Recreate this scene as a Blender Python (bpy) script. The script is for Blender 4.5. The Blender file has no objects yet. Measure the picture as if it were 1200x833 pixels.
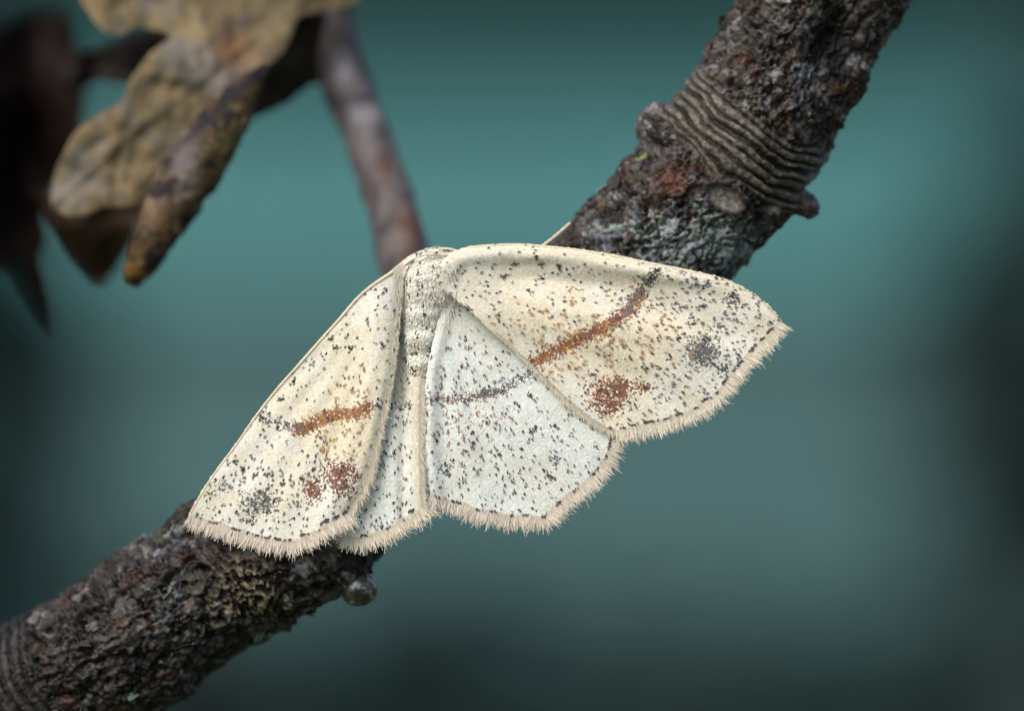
import bpy, math, random
import numpy as np
from mathutils import Vector
from mathutils.geometry import delaunay_2d_cdt

random.seed(7)
rng = np.random.default_rng(7)
SC = bpy.context.scene
COL = SC.collection
R = math.radians

# ------------------------------------------------------------------ camera
# modelling is done in millimetres around the moth; the moth sits 1.1 m above ground
S = 0.001
H0 = 1100.0
DIST = 250.0          # lens to moth
PXMM = 30.0           # photograph pixels per millimetre at the moth

def P(px, py, y):
    """a point at depth y (mm behind the moth) seen at photograph position px, py"""
    k = (DIST + y) / DIST
    return np.stack([(np.asarray(px, float) - 600.0) / PXMM * k,
                     np.asarray(y, float) + 0 * np.asarray(px, float),
                     (416.5 - np.asarray(py, float)) / PXMM * k], -1)

cam_d = bpy.data.cameras.new('camera')
cam = bpy.data.objects.new('camera', cam_d); COL.objects.link(cam)
cam.location = (0, -DIST * S, H0 * S)
cam.rotation_euler = (R(90), 0, 0)
cam_d.sensor_width = 36
cam_d.lens = 36 * DIST / 40.0
cam_d.clip_start = 0.01
cam_d.clip_end = 2000
cam_d.dof.use_dof = True
cam_d.dof.focus_distance = (DIST + 0.6) * S
cam_d.dof.aperture_fstop = cam_d.lens / 9.5
cam_d.dof.aperture_blades = 0
SC.camera = cam

# ------------------------------------------------------------------ sky, sun, exposure
SUN_EL, SUN_AZ = R(45), R(220)      # azimuth clockwise from +Y (north): behind the camera, to its left
w = bpy.data.worlds.new('World'); SC.world = w; w.use_nodes = True
nt = w.node_tree
bg = nt.nodes['Background']
sky = nt.nodes.new('ShaderNodeTexSky'); sky.sky_type = 'NISHITA'
sky.sun_disc = False
sky.sun_elevation = SUN_EL; sky.sun_rotation = SUN_AZ
sky.air_density = 1.0; sky.dust_density = 3.0; sky.ozone_density = 1.0
nt.links.new(sky.outputs[0], bg.inputs[0])
bg.inputs[1].default_value = 0.10
sl = bpy.data.lights.new('sun', 'SUN'); sl.energy = 1.5; sl.angle = R(38); sl.color = (1.0, 0.95, 0.88)
sun = bpy.data.objects.new('sun', sl); COL.objects.link(sun)
sd = Vector((math.sin(SUN_AZ) * math.cos(SUN_EL), math.cos(SUN_AZ) * math.cos(SUN_EL), math.sin(SUN_EL)))
sun.rotation_euler = (-sd).to_track_quat('-Z', 'Y').to_euler()
sun.location = (-0.5, -1, 3)

SC.view_settings.view_transform = 'Standard'
SC.view_settings.look = 'None'
SC.view_settings.exposure = 0.80
SC.view_settings.gamma = 1.0
SC.view_settings.use_curve_mapping = False
SC.cycles.use_denoising = True
SC.cycles.use_adaptive_sampling = False

# ------------------------------------------------------------------ numpy noise
_perm = np.random.default_rng(3).permutation(256)
_perm = np.concatenate([_perm, _perm, _perm])
_grad = np.random.default_rng(4).normal(size=(256, 3)); _grad /= np.linalg.norm(_grad, axis=1)[:, None]

def noise3(p):
    p = np.asarray(p, float)
    i = np.floor(p).astype(int); f = p - i
    u = f * f * f * (f * (f * 6 - 15) + 10)
    i &= 255
    out = 0
    for dx in (0, 1):
        for dy in (0, 1):
            for dz in (0, 1):
                h = _perm[_perm[_perm[i[..., 0] + dx] + i[..., 1] + dy] + i[..., 2] + dz]
                g = _grad[h]
                d = g[..., 0] * (f[..., 0] - dx) + g[..., 1] * (f[..., 1] - dy) + g[..., 2] * (f[..., 2] - dz)
                wgt = (u[..., 0] if dx else 1 - u[..., 0]) * (u[..., 1] if dy else 1 - u[..., 1]) * (u[..., 2] if dz else 1 - u[..., 2])
                out = out + d * wgt
    return out * 1.6

def fbm(p, oct=4, gain=0.5):
    a, s, t = 1.0, 0, 0
    p = np.asarray(p, float)
    for k in range(oct):
        s = s + a * noise3(p * 2.0 ** k + k * 17.3); t += a; a *= gain
    return s / t

def n2(px, py, sc, seed=0.0, oct=3):
    return fbm(np.stack([np.asarray(px, float) / sc, np.asarray(py, float) / sc, np.full(np.shape(px), seed + 0.37)], -1), oct)

def sstep(a, b, x):
    t = np.clip((np.asarray(x, float) - a) / (b - a), 0, 1)
    return t * t * (3 - 2 * t)

def mix(a, b, t):
    t = np.asarray(t)[..., None]
    return np.asarray(a) * (1 - t) + np.asarray(b) * t

# ------------------------------------------------------------------ mesh helpers
def obj(name, verts, faces, mat, parent=None, cols=None, smooth=True, base=(0, 0, 0)):
    """verts in mm (world frame around the moth); base = mm position of the parent Empty"""
    v = (np.asarray(verts, float) - np.asarray(base, float)) * S
    if parent is None:
        v[:, 2] += H0 * S
    me = bpy.data.meshes.new(name)
    if isinstance(faces, np.ndarray):
        n, k = faces.shape
        me.vertices.add(len(v)); me.vertices.foreach_set('co', v.astype(np.float32).ravel())
        me.loops.add(n * k); me.loops.foreach_set('vertex_index', faces.astype(np.int32).ravel())
        me.polygons.add(n)
        me.polygons.foreach_set('loop_start', np.arange(0, n * k, k, dtype=np.int32))
        me.update(calc_edges=True)
        me.validate()
    else:
        me.from_pydata(v.tolist(), [], [list(f) for f in faces]); me.update()
    if cols is not None:
        ca = me.color_attributes.new('Col', 'FLOAT_COLOR', 'POINT')
        c = np.ones((len(v), 4), np.float32); c[:, :3] = np.clip(cols, 0, 1)
        ca.data.foreach_set('color', c.ravel())
    me.polygons.foreach_set('use_smooth', np.full(len(me.polygons), bool(smooth)))
    o = bpy.data.objects.new(name, me); COL.objects.link(o)
    me.materials.append(mat)
    if parent is not None:
        o.parent = parent
    return o

def empty(name, base, label, cat, group=None):
    o = bpy.data.objects.new(name, None); COL.objects.link(o)
    o.empty_display_size = 0.005
    o.location = (base[0] * S, base[1] * S, (base[2] + H0) * S)
    o['label'] = label; o['category'] = cat
    if group: o['group'] = group
    return o

def spline(pts, n):
    """Catmull-Rom through rows of pts, resampled to n rows at even arc length (first 2 columns measure length)"""
    pts = np.asarray(pts, float)
    p = np.vstack([2 * pts[0] - pts[1], pts, 2 * pts[-1] - pts[-2]])
    out = []
    for i in range(1, len(p) - 2):
        t = np.linspace(0, 1, 24, endpoint=False)[:, None]
        a, b, c, d = p[i - 1], p[i], p[i + 1], p[i + 2]
        out.append(0.5 * (2 * b + (c - a) * t + (2 * a - 5 * b + 4 * c - d) * t * t + (3 * b - a - 3 * c + d) * t ** 3))
    out.append(pts[-1:])
    q = np.vstack(out)
    L = np.concatenate([[0], np.cumsum(np.linalg.norm(np.diff(q[:, :2], axis=0), axis=1))])
    t = np.linspace(0, L[-1], n)
    return np.stack([np.interp(t, L, q[:, k]) for k in range(q.shape[1])], 1)

def inside(poly, x, y):
    poly = np.asarray(poly); r = np.zeros(np.shape(x), bool)
    xj, yj = poly[-1]
    for xi, yi in poly:
        c = ((yi > y) != (yj > y)) & (x < (xj - xi) * (y - yi) / (yj - yi + 1e-12) + xi)
        r ^= c; xj, yj = xi, yi
    return r

def polydist(line, x, y):
    """distance of points to an open polyline"""
    d = np.full(np.shape(x), 1e9)
    for (x0, y0), (x1, y1) in zip(line[:-1], line[1:]):
        ex, ey = x1 - x0, y1 - y0; l2 = ex * ex + ey * ey + 1e-9
        t = np.clip(((x - x0) * ex + (y - y0) * ey) / l2, 0, 1)
        d = np.minimum(d, np.hypot(x - x0 - t * ex, y - y0 - t * ey))
    return d

def fill(poly, step):
    """triangulate the inside of an outline (photo units): boundary plus interior grid"""
    poly = np.asarray(poly, float)
    x0, y0 = poly.min(0); x1, y1 = poly.max(0)
    gx, gy = np.meshgrid(np.arange(x0, x1, step), np.arange(y0, y1, step))
    gx = gx + (np.arange(gx.shape[0]) % 2)[:, None] * step * .5
    gx, gy = gx.ravel(), gy.ravel()
    m = inside(poly, gx, gy); gx, gy = gx[m], gy[m]
    m = polydist(np.vstack([poly, poly[:1]]), gx, gy) > step * .45; gx, gy = gx[m], gy[m]
    pts = np.vstack([poly, np.stack([gx, gy], 1)])
    n = len(poly)
    v, e, f, *_ = delaunay_2d_cdt([Vector(p) for p in pts], [], [list(range(n))], 1, 1e-4)
    return np.array([[p.x, p.y] for p in v]), np.array([list(q) for q in f])

# ------------------------------------------------------------------ materials
def mat(name, base=None, rough=0.6, bump=None, vcol=True, trans=0.0, tintnoise=None, spec=0.3):
    m = bpy.data.materials.new(name); m.use_nodes = True
    t = m.node_tree; b = t.nodes['Principled BSDF']
    b.inputs['Roughness'].default_value = rough
    b.inputs['Specular IOR Level'].default_value = spec
    tc = t.nodes.new('ShaderNodeTexCoord')
    if vcol:
        a = t.nodes.new('ShaderNodeAttribute'); a.attribute_name = 'Col'
        csrc = a.outputs['Color']
    else:
        c = t.nodes.new('ShaderNodeRGB'); c.outputs[0].default_value = (*base, 1); csrc = c.outputs[0]
    if tintnoise:
        sc_, lo, hi = tintnoise
        n = t.nodes.new('ShaderNodeTexNoise'); n.inputs['Scale'].default_value = sc_; n.inputs['Detail'].default_value = 5
        t.links.new(tc.outputs['Object'], n.inputs['Vector'])
        mr = t.nodes.new('ShaderNodeMapRange'); mr.inputs[1].default_value = 0.25; mr.inputs[2].default_value = 0.75
        mr.inputs[3].default_value = lo; mr.inputs[4].default_value = hi
        t.links.new(n.outputs[0], mr.inputs[0])
        mx = t.nodes.new('ShaderNodeMix'); mx.data_type = 'RGBA'; mx.blend_type = 'MULTIPLY'; mx.inputs[0].default_value = 1
        t.links.new(csrc, mx.inputs[6]); t.links.new(mr.outputs[0], mx.inputs[7])
        csrc = mx.outputs[2]
    t.links.new(csrc, b.inputs['Base Color'])
    if bump:
        sc_, st, dist = bump
        n = t.nodes.new('ShaderNodeTexNoise'); n.inputs['Scale'].default_value = sc_; n.inputs['Detail'].default_value = 6
        n.inputs['Roughness'].default_value = 0.65
        t.links.new(tc.outputs['Object'], n.inputs['Vector'])
        bp = t.nodes.new('ShaderNodeBump'); bp.inputs['Strength'].default_value = st; bp.inputs['Distance'].default_value = dist
        t.links.new(n.outputs[0], bp.inputs['Height']); t.links.new(bp.outputs[0], b.inputs['Normal'])
    if trans > 0:
        tr = t.nodes.new('ShaderNodeBsdfTranslucent'); t.links.new(csrc, tr.inputs[0])
        ms = t.nodes.new('ShaderNodeMixShader'); ms.inputs[0].default_value = trans
        out = t.nodes['Material Output']
        t.links.new(b.outputs[0], ms.inputs[1]); t.links.new(tr.outputs[0], ms.inputs[2]); t.links.new(ms.outputs[0], out.inputs[0])
    return m

M_scale = mat('wing_scales', rough=0.55, spec=0.25, trans=0.12)
M_membrane = mat('wing_membrane', base=(0.62, 0.58, 0.46), rough=0.6, vcol=False, trans=0.15, tintnoise=(4000, .85, 1.05))
M_hair = mat('moth_hair', rough=0.6, spec=0.2, trans=0.15)
M_bark = mat('bark', rough=0.45, bump=(7000, 0.4, 0.0001), tintnoise=(5000, .2, 1.9), spec=0.22)
M_flake = mat('bark_flakes', rough=0.6, tintnoise=(16000, .6, 1.4), spec=0.35)
M_twig = mat('twig_bark', rough=0.5, bump=(3500, 0.4, 0.0001), tintnoise=(3000, .75, 1.25))
M_leaf = mat('dead_leaf', spec=.12, rough=0.6, bump=(2600, 0.35, 0.0001), tintnoise=(5000, .7, 1.25), trans=0.03)
M_gall = mat('gall', rough=0.18, bump=(5000, 0.2, 0.0001), tintnoise=(5000, .6, 1.4), spec=0.6)
M_bud = mat('bud', rough=0.4, bump=(8000, 0.4, 0.0001), tintnoise=(9000, .6, 1.4), spec=0.5)

# ------------------------------------------------------------------ setting: ground, fence, added shrubs
def far_mat(name, base, rough, sc_, lo, hi):
    return mat(name, base=base, rough=rough, vcol=False, tintnoise=(sc_, lo, hi))

M_ground = far_mat('grass_ground', (0.05, 0.07, 0.03), 0.9, 6, .6, 1.4)
G = 600000.0
ground = obj('ground', [[-G, -G, -H0], [G, -G, -H0], [G, G, -H0], [-G, G, -H0]], np.array([[0, 1, 2, 3]]), M_ground, smooth=False)
ground['kind'] = 'structure'

def box(c, h):
    c = np.array(c, float); h = np.array(h, float)
    v = np.array([[x, y, z] for x in (-1, 1) for y in (-1, 1) for z in (-1, 1)], float) * h + c
    f = np.array([[0, 1, 3, 2], [4, 6, 7, 5], [0, 4, 5, 1], [2, 3, 7, 6], [0, 2, 6, 4], [1, 5, 7, 3]])
    return v, f

FY = 1200.0
fb = (0, FY, -H0)
fence = empty('board_fence', fb, 'blurred teal painted board fence far behind the moth and branch', 'fence')
teals = [(0.092, 0.285, 0.285), (0.062, 0.140, 0.142), (0.040, 0.088, 0.092), (0.06, 0.14, 0.145)]   # each board has its own tone, the first palest
PITCH = 74.0
TOPZ = 97.0
nb = int((H0 + TOPZ) / PITCH)
for i in range(nb):
    z1 = TOPZ - i * PITCH; z0 = z1 - PITCH - 8
    # lapped board: lower edge stands proud, upper edge tucks behind the next
    v = np.array([[-1300, 0, z0], [1300, 0, z0], [1300, 6, z1], [-1300, 6, z1],
                  [-1300, 5, z0], [1300, 5, z0], [1300, 11, z1], [-1300, 11, z1]], float)
    v[:, 1] += FY
    v[:, 2] = np.maximum(v[:, 2], -H0 + 1)
    m = far_mat('teal_paint', teals[i % 4], 0.55, 40, .93, 1.05)
    obj('board', v, np.array([[0, 1, 2, 3], [7, 6, 5, 4], [0, 4, 5, 1], [3, 2, 6, 7], [0, 3, 7, 4], [1, 5, 6, 2]]), m, fence, smooth=False, base=fb)
for x in (-1290, 0, 1290):
    v, f = box((x, FY + 70, -H0 / 2 + 45), (45, 40, H0 / 2 + 45))
    obj('post', v, f, M_ground, fence, smooth=False, base=fb)
v, f = box((0, FY, TOPZ + 10), (1320, 42, 12))
obj('added_shade_rail', v, f, far_mat('dark_teal_paint', (0.03, 0.07, 0.075), 0.6, 12, .7, 1.2), fence, smooth=False, base=fb)  # rail added above the view to shade the upper boards

M_shrub = mat('shrub_leaf', rough=0.45, trans=0.15)
M_stem = mat('shrub_stem', base=(0.05, 0.04, 0.03), rough=0.8, vcol=False)

def shrub(name, label, cx, cy, blobs, n, seed):
    rg = np.random.default_rng(seed)
    b = (cx, cy, -H0)
    e = empty(name, b, label, 'shrub', 'added dark shrubs in front of the fence, for edge darkening')
    pts = []
    for (x, y, z, rx, ry, rz), k in blobs:
        k = int(k * 1.35); d = rg.normal(size=(k, 3)); d /= np.linalg.norm(d, axis=1)[:, None]
        rr = rg.uniform(0.25, 1, k) ** 0.5
        pts.append(d * rr[:, None] * [rx, ry, rz] + [x, y, z])
    c = np.vstack(pts); k = len(c)
    a = rg.normal(size=(k, 3)); a /= np.linalg.norm(a, axis=1)[:, None]
    bb = np.cross(a, rg.normal(size=(k, 3))); bb /= np.linalg.norm(bb, axis=1)[:, None]
    L = rg.uniform(8, 14, k)[:, None]; W = L * .42; nm = np.cross(a, bb) * W * .45
    v = np.stack([c - a * L, c - a * L * .35 + bb * W + nm, c + a * L * .35 + bb * W * .85 + nm, c + a * L * 1.05,
                  c + a * L * .35 - bb * W * .85 + nm, c - a * L * .35 - bb * W + nm], 1).reshape(-1, 3)
    bi = (np.arange(k) * 6)[:, None]
    f = np.concatenate([bi + np.array([[0, 1, 2, 3]]), bi + np.array([[0, 3, 4, 5]])])
    cl = np.repeat(np.array([0.022, 0.05, 0.05]) * rg.uniform(.5, 1.4, (k, 1)), 6, 0)
    lf = obj('crown', v, f, M_shrub, e, cols=cl, smooth=False, base=b); lf['kind'] = 'stuff'
    for (x, y, z, rx, ry, rz), kk in blobs[:4]:
        t = np.linspace(0, 1, 6)
        path = np.stack([cx + (x - cx) * t + 12 * np.sin(t * 5), cy + (y - cy) * t, -H0 + (z + H0) * t], 1)
        th = np.linspace(0, 2 * np.pi, 7)[:-1]
        ring = np.stack([np.cos(th), np.sin(th), 0 * th], 1)
        vv = (path[:, None] + ring[None] * (9 - 6 * t)[:, None, None]).reshape(-1, 3)
        ff = np.array([[r * 6 + j, r * 6 + (j + 1) % 6, r * 6 + 6 + (j + 1) % 6, r * 6 + 6 + j] for r in range(5) for j in range(6)])
        obj('stem', vv, ff, M_stem, e, base=b)
    return e

def at(px, py, y):
    return P(px, py, y)

# ------------------------------------------------------------------ the branch
bpath = np.array([  # px, py, depth mm, radius px
    (-330, 1010, 9.5, 92), (-220, 952, 8.2, 90), (-120, 898, 7.2, 88), (-20, 846, 6.3, 87), (62, 800, 5.6, 86), (142, 754, 5.1, 85), (233, 693, 4.8, 82), (285, 655, 4.75, 83),
    (345, 620, 4.7, 86), (410, 566, 4.7, 82), (480, 512, 4.75, 80), (560, 455, 4.8, 80), (640, 402, 4.8, 82),
    (705, 348, 4.8, 85), (765, 290, 4.8, 87), (822, 230, 4.8, 88), (875, 156, 4.9, 90), (910, 98, 5.0, 87), (942, 40, 5.2, 86), (990, -45, 5.6, 84), (1045, -140, 6.2, 82), (1100, -240, 7, 80)], float)
NL, NR = 1150, 300
sp = spline(bpath, NL)
cen = P(sp[:, 0], sp[:, 1], sp[:, 2])
rad = sp[:, 3] / PXMM * (DIST + sp[:, 2]) / DIST
tan = np.gradient(cen, axis=0); tan /= np.linalg.norm(tan, axis=1)[:, None]
front = np.array([0, -1.0, 0])
e1 = front - tan * (tan @ front)[:, None]; e1 /= np.linalg.norm(e1, axis=1)[:, None]   # towards the viewer side
e2 = np.cross(tan, e1)
slen = np.concatenate([[0], np.cumsum(np.linalg.norm(np.diff(cen, axis=0), axis=1))])
th = np.linspace(0, 2 * np.pi, NR, endpoint=False)
dirs = e1[:, None] * np.cos(th)[None, :, None] + e2[:, None] * np.sin(th)[None, :, None]
pos = cen[:, None] + dirs * rad[:, None, None]
q = pos.reshape(-1, 3); dd = dirs.reshape(-1, 3)
ss = np.repeat(slen, NR); tt = np.tile(th, NL)
def proj(v):
    k = DIST / (DIST + v[:, 1])
    return v[:, 0] * k * PXMM + 600, 416.5 - v[:, 2] * k * PXMM
bx_, by_ = proj(q)
fr = sstep(-0.15, 0.25, -dd[:, 1])         # faces the lens side

lumps = fbm(q * 0.35 + 5, 3) * 0.34
# flaky plates: terraced cellular-looking relief from warped noise
warp = np.stack([fbm(q * 1.1 + 31, 2), fbm(q * 1.1 + 67, 2), fbm(q * 1.1 + 91, 2)], 1) * 0.5
aniso = np.stack([ss * 0.38, np.cos(tt) * 2.9 * 1.7, np.sin(tt) * 2.9 * 1.7], 1)
n_fur = fbm(aniso + warp * 1.2, 4, 0.55)
ridged = 1 - np.abs(n_fur) * 2.2
plates = fbm(np.stack([ss * .5, np.cos(tt) * 2.9 * 1.2, np.sin(tt) * 2.9 * 1.2], 1) + warp * 2.4, 4, 0.5)
plates_t = sstep(-0.12, 0.05, plates) * 0.6 + sstep(0.12, 0.22, plates) * 0.4
fine = fbm(q * 5.5 + 11, 3, 0.6)
rmask = sstep(-.15, .2, fbm(q * .45 + 207, 3)); rmask2 = sstep(-.1, .25, fbm(q * .7 + 251, 3))
crack = np.exp(-(np.abs(fbm(aniso * np.array([.55, 1.0, 1.0]) + warp * 2.0 + 71, 3, .55)) / .045) ** 2)
disp = lumps + (plates_t - .5) * (0.05 + .26 * rmask) + np.minimum(ridged, .9) * 0.16 + fine * (.02 + .06 * rmask2) - crack * .2

def s_at(px, py):
    return slen[np.argmin((sp[:, 0] - px) ** 2 + (sp[:, 1] - py) ** 2)]

def ringzone(s0, s1, freq, amp, phase, tilt):
    """growth rings: close-set ridges round the branch, slightly wavy and broken"""
    wob = tilt * (np.cos(tt) - .4) + 0.12 * np.sin(tt * 2 + phase) + fbm(np.stack([np.cos(tt) * 1.6, np.sin(tt) * 1.6, ss * .5], 1) + phase, 3) * 0.35
    sw = ss + wob + .3 * noise3(np.stack([np.cos(tt) * 2.2, np.sin(tt) * 2.2, 0 * tt + phase], 1))
    w_ = sstep(s0 - .15, s0 + .15, sw) * (1 - sstep(s1 - .3, s1 + .3, sw))
    x = (ss - s0 + wob) * freq
    x = x + .45 * noise3(np.stack([x * .9, 0 * x + phase, 0 * x], 1))
    fr_ = x - np.floor(x)
    prof = np.minimum(sstep(0, .28, fr_), 1 - sstep(.72, 1, fr_))
    hvar = 0.6 + 0.7 * noise3(np.stack([np.floor(x) * 3.7, np.cos(tt) * 1.3, np.sin(tt) * 1.3], 1))
    return w_, prof * amp * (0.6 + 0.5 * hvar), prof

wA, rA, pA = ringzone(s_at(848, 196), s_at(884, 130), 2.5, 0.36, 0.4, .85)
wA = wA * (1 - np.exp(-np.hypot((bx_ - 848) / 34, (by_ - 234) / 24) ** 4) * fr)
wB, rB, pB = ringzone(s_at(8, 830), s_at(75, 795), 2.2, 0.26, 1.7, .15)
wC, rC, pC = ringzone(s_at(262, 672), s_at(285, 655), 3.2, 0.22, 2.2, .1)
wC = wC * sstep(80, 20, np.hypot(bx_ - 265, by_ - 660))
for w_, r_ in ((wA, rA), (wB, rB), (wC, rC)):
    disp = disp * (1 - .75 * w_) + (r_ - .18 + fine * .05 + lumps * .4) * w_

def bump_at(px, py, rx, ry, ang, h, crater=0.0):
    global disp
    a = R(ang); dx, dy = bx_ - px, by_ - py
    u = (dx * math.cos(a) + dy * math.sin(a)) / rx; v_ = (-dx * math.sin(a) + dy * math.cos(a)) / ry
    r_ = np.hypot(u, v_)
    g = np.exp(-r_ ** 2 * 1.3) * fr
    disp = disp + g * h
    if crater:
        disp = disp - crater * np.exp(-(r_ / .55) ** 4) * fr + crater * .5 * np.exp(-((r_ - .8) / .16) ** 2) * fr
    return r_
scm = np.exp(-np.hypot(((bx_ - 848) * .88 + (by_ - 232) * .47) / 30, (-(bx_ - 848) * .47 + (by_ - 232) * .88) / 19) ** 6) * fr
disp = disp * (1 - .85 * scm)
bump_at(285, 690, 44, 52, 20, 0.45)
lump_r = np.hypot((bx_ - 290) / 36, (by_ - 690) / 40)
crumb = fbm(q * 3.4 + 40, 3, .6)
disp += np.exp(-lump_r ** 4) * (sstep(-.1, .15, crumb) - .4) * 0.34 * fr
disp += np.exp(-((lump_r - 1.35) / .16) ** 2) * 0.25 * fr * (bx_ > 290)
bump_at(375, 672, 32, 34, 0, 0.45)
bump_at(412, 660, 30, 24, 0, 0.5)
bump_at(210, 622, 30, 22, -40, 0.18)
scar = bump_at(848, 232, 31, 19, 28, 0.22, 0.30)
bump_at(700, 272, 26, 20, 0, 0.2)
bump_at(770, 148, 22, 26, 30, 0.8)
bump_at(935, 244, 22, 18, -30, 0.55)
bump_at(745, 205, 20, 16, 0, 0.25)
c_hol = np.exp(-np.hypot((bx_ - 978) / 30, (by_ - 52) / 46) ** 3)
bump_at(978, 52, 34, 55, 25, -1.1)            # long dark hollow
bump_at(205, 800, 40, 18, -25, 0.35)
bump_at(248, 792, 14, 14, 0, -0.3)
bump_at(120, 720, 60, 12, -28, -0.2)
newq = q + dd * disp[:, None]

# bark colours: patches of bark, lichen and algae, plus some painted shade
brown = np.array([0.030, 0.021, 0.018]); dark = np.array([0.010, 0.008, 0.008]); beige = np.array([0.13, 0.11, 0.085])
greyp = np.array([0.105, 0.092, 0.094]); lich = np.array([0.19, 0.225, 0.20]); rust = np.array([0.075, 0.030, 0.015]); olive = np.array([0.055, 0.052, 0.026])
c = np.tile(brown, (len(q), 1))
c = mix(c, dark, sstep(0.05, -0.25, plates) * .9)
c = mix(c, greyp, sstep(0.04, 0.26, fbm(q * 0.8 + 3, 4, .6)) * .8)
c = mix(c, dark * .5, sstep(0.05, 0.22, fbm(q * .6 + 301, 4, .6)) * .9)
c = mix(c, np.array([.30, .29, .275]), sstep(0.19, 0.31, fbm(q * 1.2 + 333, 4, .62)) * .7)
c = mix(c, beige, sstep(0.12, 0.30, fbm(q * 2.4 + 57, 3, .6)) * .55)
c = mix(c, rust, sstep(0.16, 0.34, fbm(q * 0.9 + 83, 4, .6)) * .8)
c = mix(c, olive, sstep(0.14, 0.34, fbm(q * 1.3 + 121, 4, .6)) * .7)
lz = (np.exp(-((bx_ - 790) / 85) ** 2 - ((by_ - 285) / 45) ** 2) * 1.5 + np.exp(-((bx_ - 850) / 40) ** 2 - ((by_ - 280) / 40) ** 2)
      + np.exp(-((bx_ - 205) / 30) ** 2 - ((by_ - 632) / 18) ** 2) + .6 * np.exp(-((bx_ - 190) / 45) ** 2 - ((by_ - 730) / 45) ** 2)
      + .8 * np.exp(-((bx_ - 945) / 45) ** 2 - ((by_ - 90) / 25) ** 2) + .4 * np.exp(-((bx_ - 320) / 70) ** 2 - ((by_ - 745) / 18) ** 2))
ln = fbm(q * 1.7 + 151, 4, .62)
c = mix(c, lich, sstep(0.30, 0.55, ln + lz * .42) * np.clip(.85 * sstep(0.02, .3, lz) + .25, 0, 1))
bl = sstep(.30, .50, fbm(q * 1.2 + 190, 4, .6) + .35 * np.clip(lz, 0, 1))
c = mix(c, np.array([0.16, 0.17, 0.21]), bl * .7)
c = mix(c, dark * .7, crack * .8)
ringcol = mix(np.array([0.03, 0.025, 0.02]), np.array([0.16, 0.14, 0.11]), sstep(.2, .8, pA) * (0.65 + .9 * fbm(q * 1.4 + 9, 3)))
c = mix(c, ringcol, wA * .9)
ringcol = mix(np.array([0.012, 0.010, 0.010]), np.array([0.06, 0.052, 0.047]), sstep(.2, .8, pB) * (0.6 + .9 * fbm(q * 1.4 + 9, 3)))
c = mix(c, ringcol, wB * .85)
c = mix(c, np.array([0.09, 0.062, 0.05]), wC * .6 * sstep(.3, .8, pC))
c = mix(c, np.array([0.19, 0.17, 0.10]), np.exp(-lump_r ** 4) * sstep(-.05, .2, crumb) * fr * .8)
c = mix(c, np.array([0.23, 0.21, 0.185]), np.exp(-(scar / .66) ** 6) * fr * .9)
c = mix(c, dark, np.exp(-((scar - .80) / .10) ** 2) * fr * .85)
c = mix(c, dark * .5, c_hol * fr * .95)  # the hollow's shade is also put into the bark colour
c = mix(c, rust * 1.1, np.exp(-((bx_ - 790) / 22) ** 2 - ((by_ - 216) / 14) ** 2) * fr)

c = c * (.85 - .35 * sstep(330, 150, bx_))[:, None]      # darker towards the lower left: lens vignette put into the bark colour
# long coarse continuation: down to the ground on one side, out to a tip on the other
BB = (-330.0, 120.0, -H0)
oak = empty('oak_sapling', BB, 'dark rough lichen-spotted oak branch that the pale moth rests on, with brown dead leaves', 'branch')
idx = np.arange(NL * NR).reshape(NL, NR)
faces = np.stack([idx[:-1], np.roll(idx, -1, 1)[:-1], np.roll(idx, -1, 1)[1:], idx[1:]], -1).reshape(-1, 4)
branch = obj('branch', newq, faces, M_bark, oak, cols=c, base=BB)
branch['label'] = 'thick dark bark-covered branch with growth rings and lichen'

def tube(path, radii, n=14, jit=0.0, seed=0):
    path = np.asarray(path, float); k = len(path)
    t_ = np.gradient(path, axis=0); t_ /= np.linalg.norm(t_, axis=1)[:, None]
    up = np.array([0.13, -1, 0.21]); a = up - t_ * (t_ @ up)[:, None]; a /= np.linalg.norm(a, axis=1)[:, None]
    b = np.cross(t_, a); an = np.linspace(0, 2 * np.pi, n, endpoint=False)
    v = path[:, None] + (a[:, None] * np.cos(an)[None, :, None] + b[:, None] * np.sin(an)[None, :, None]) * np.asarray(radii)[:, None, None]
    v = v.reshape(-1, 3)
    if jit: v = v + (v - np.repeat(path, n, 0)) * (fbm(v * .8 + seed, 3) * jit)[:, None]
    i = np.arange(k * n).reshape(k, n)
    f = np.stack([i[:-1], np.roll(i, -1, 1)[:-1], np.roll(i, -1, 1)[1:], i[1:]], -1).reshape(-1, 4)
    return v, f

p0 = cen[0]; tdir = -tan[0]
ctl = np.array([p0 - tdir * 3, p0 + tdir * 25, p0 + tdir * 80 + [0, 5, -20], [-200, 80, -400], [-290, 110, -760], [BB[0], BB[1], -H0 - 15]])
ctl = np.concatenate([ctl, np.array([[rad[0]], [3.3], [4.0], [6], [8], [10]])], 1)
q2 = spline(ctl[:, [0, 2, 1, 3]], 160)[:, [0, 2, 1, 3]]
v, f = tube(q2[:, :3], q2[:, 3], 22, 0.25)
cc = mix(np.tile(brown, (len(v), 1)), greyp, sstep(0, .3, fbm(v * .5, 3)))
obj('stem', v, f, M_bark, oak, cols=cc, base=BB)
p1 = cen[-1]; td = tan[-1]
ctl = np.array([np.r_[p1 - td * 3, rad[-1]], np.r_[p1 + td * 20, 2.4], np.r_[p1 + td * 70 + [6, 0, 3], 1.7], np.r_[p1 + td * 130 + [18, 4, 0], .9], np.r_[p1 + td * 150 + [22, 5, 0], .05]])
q2 = spline(ctl[:, [0, 2, 1, 3]], 90)[:, [0, 2, 1, 3]]
v, f = tube(q2[:, :3], q2[:, 3], 22, 0.25)
cc = mix(np.tile(brown, (len(v), 1)), greyp, sstep(0, .3, fbm(v * .5, 3)))
obj('branch_tip', v, f, M_bark, oak, cols=cc, base=BB)

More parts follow.
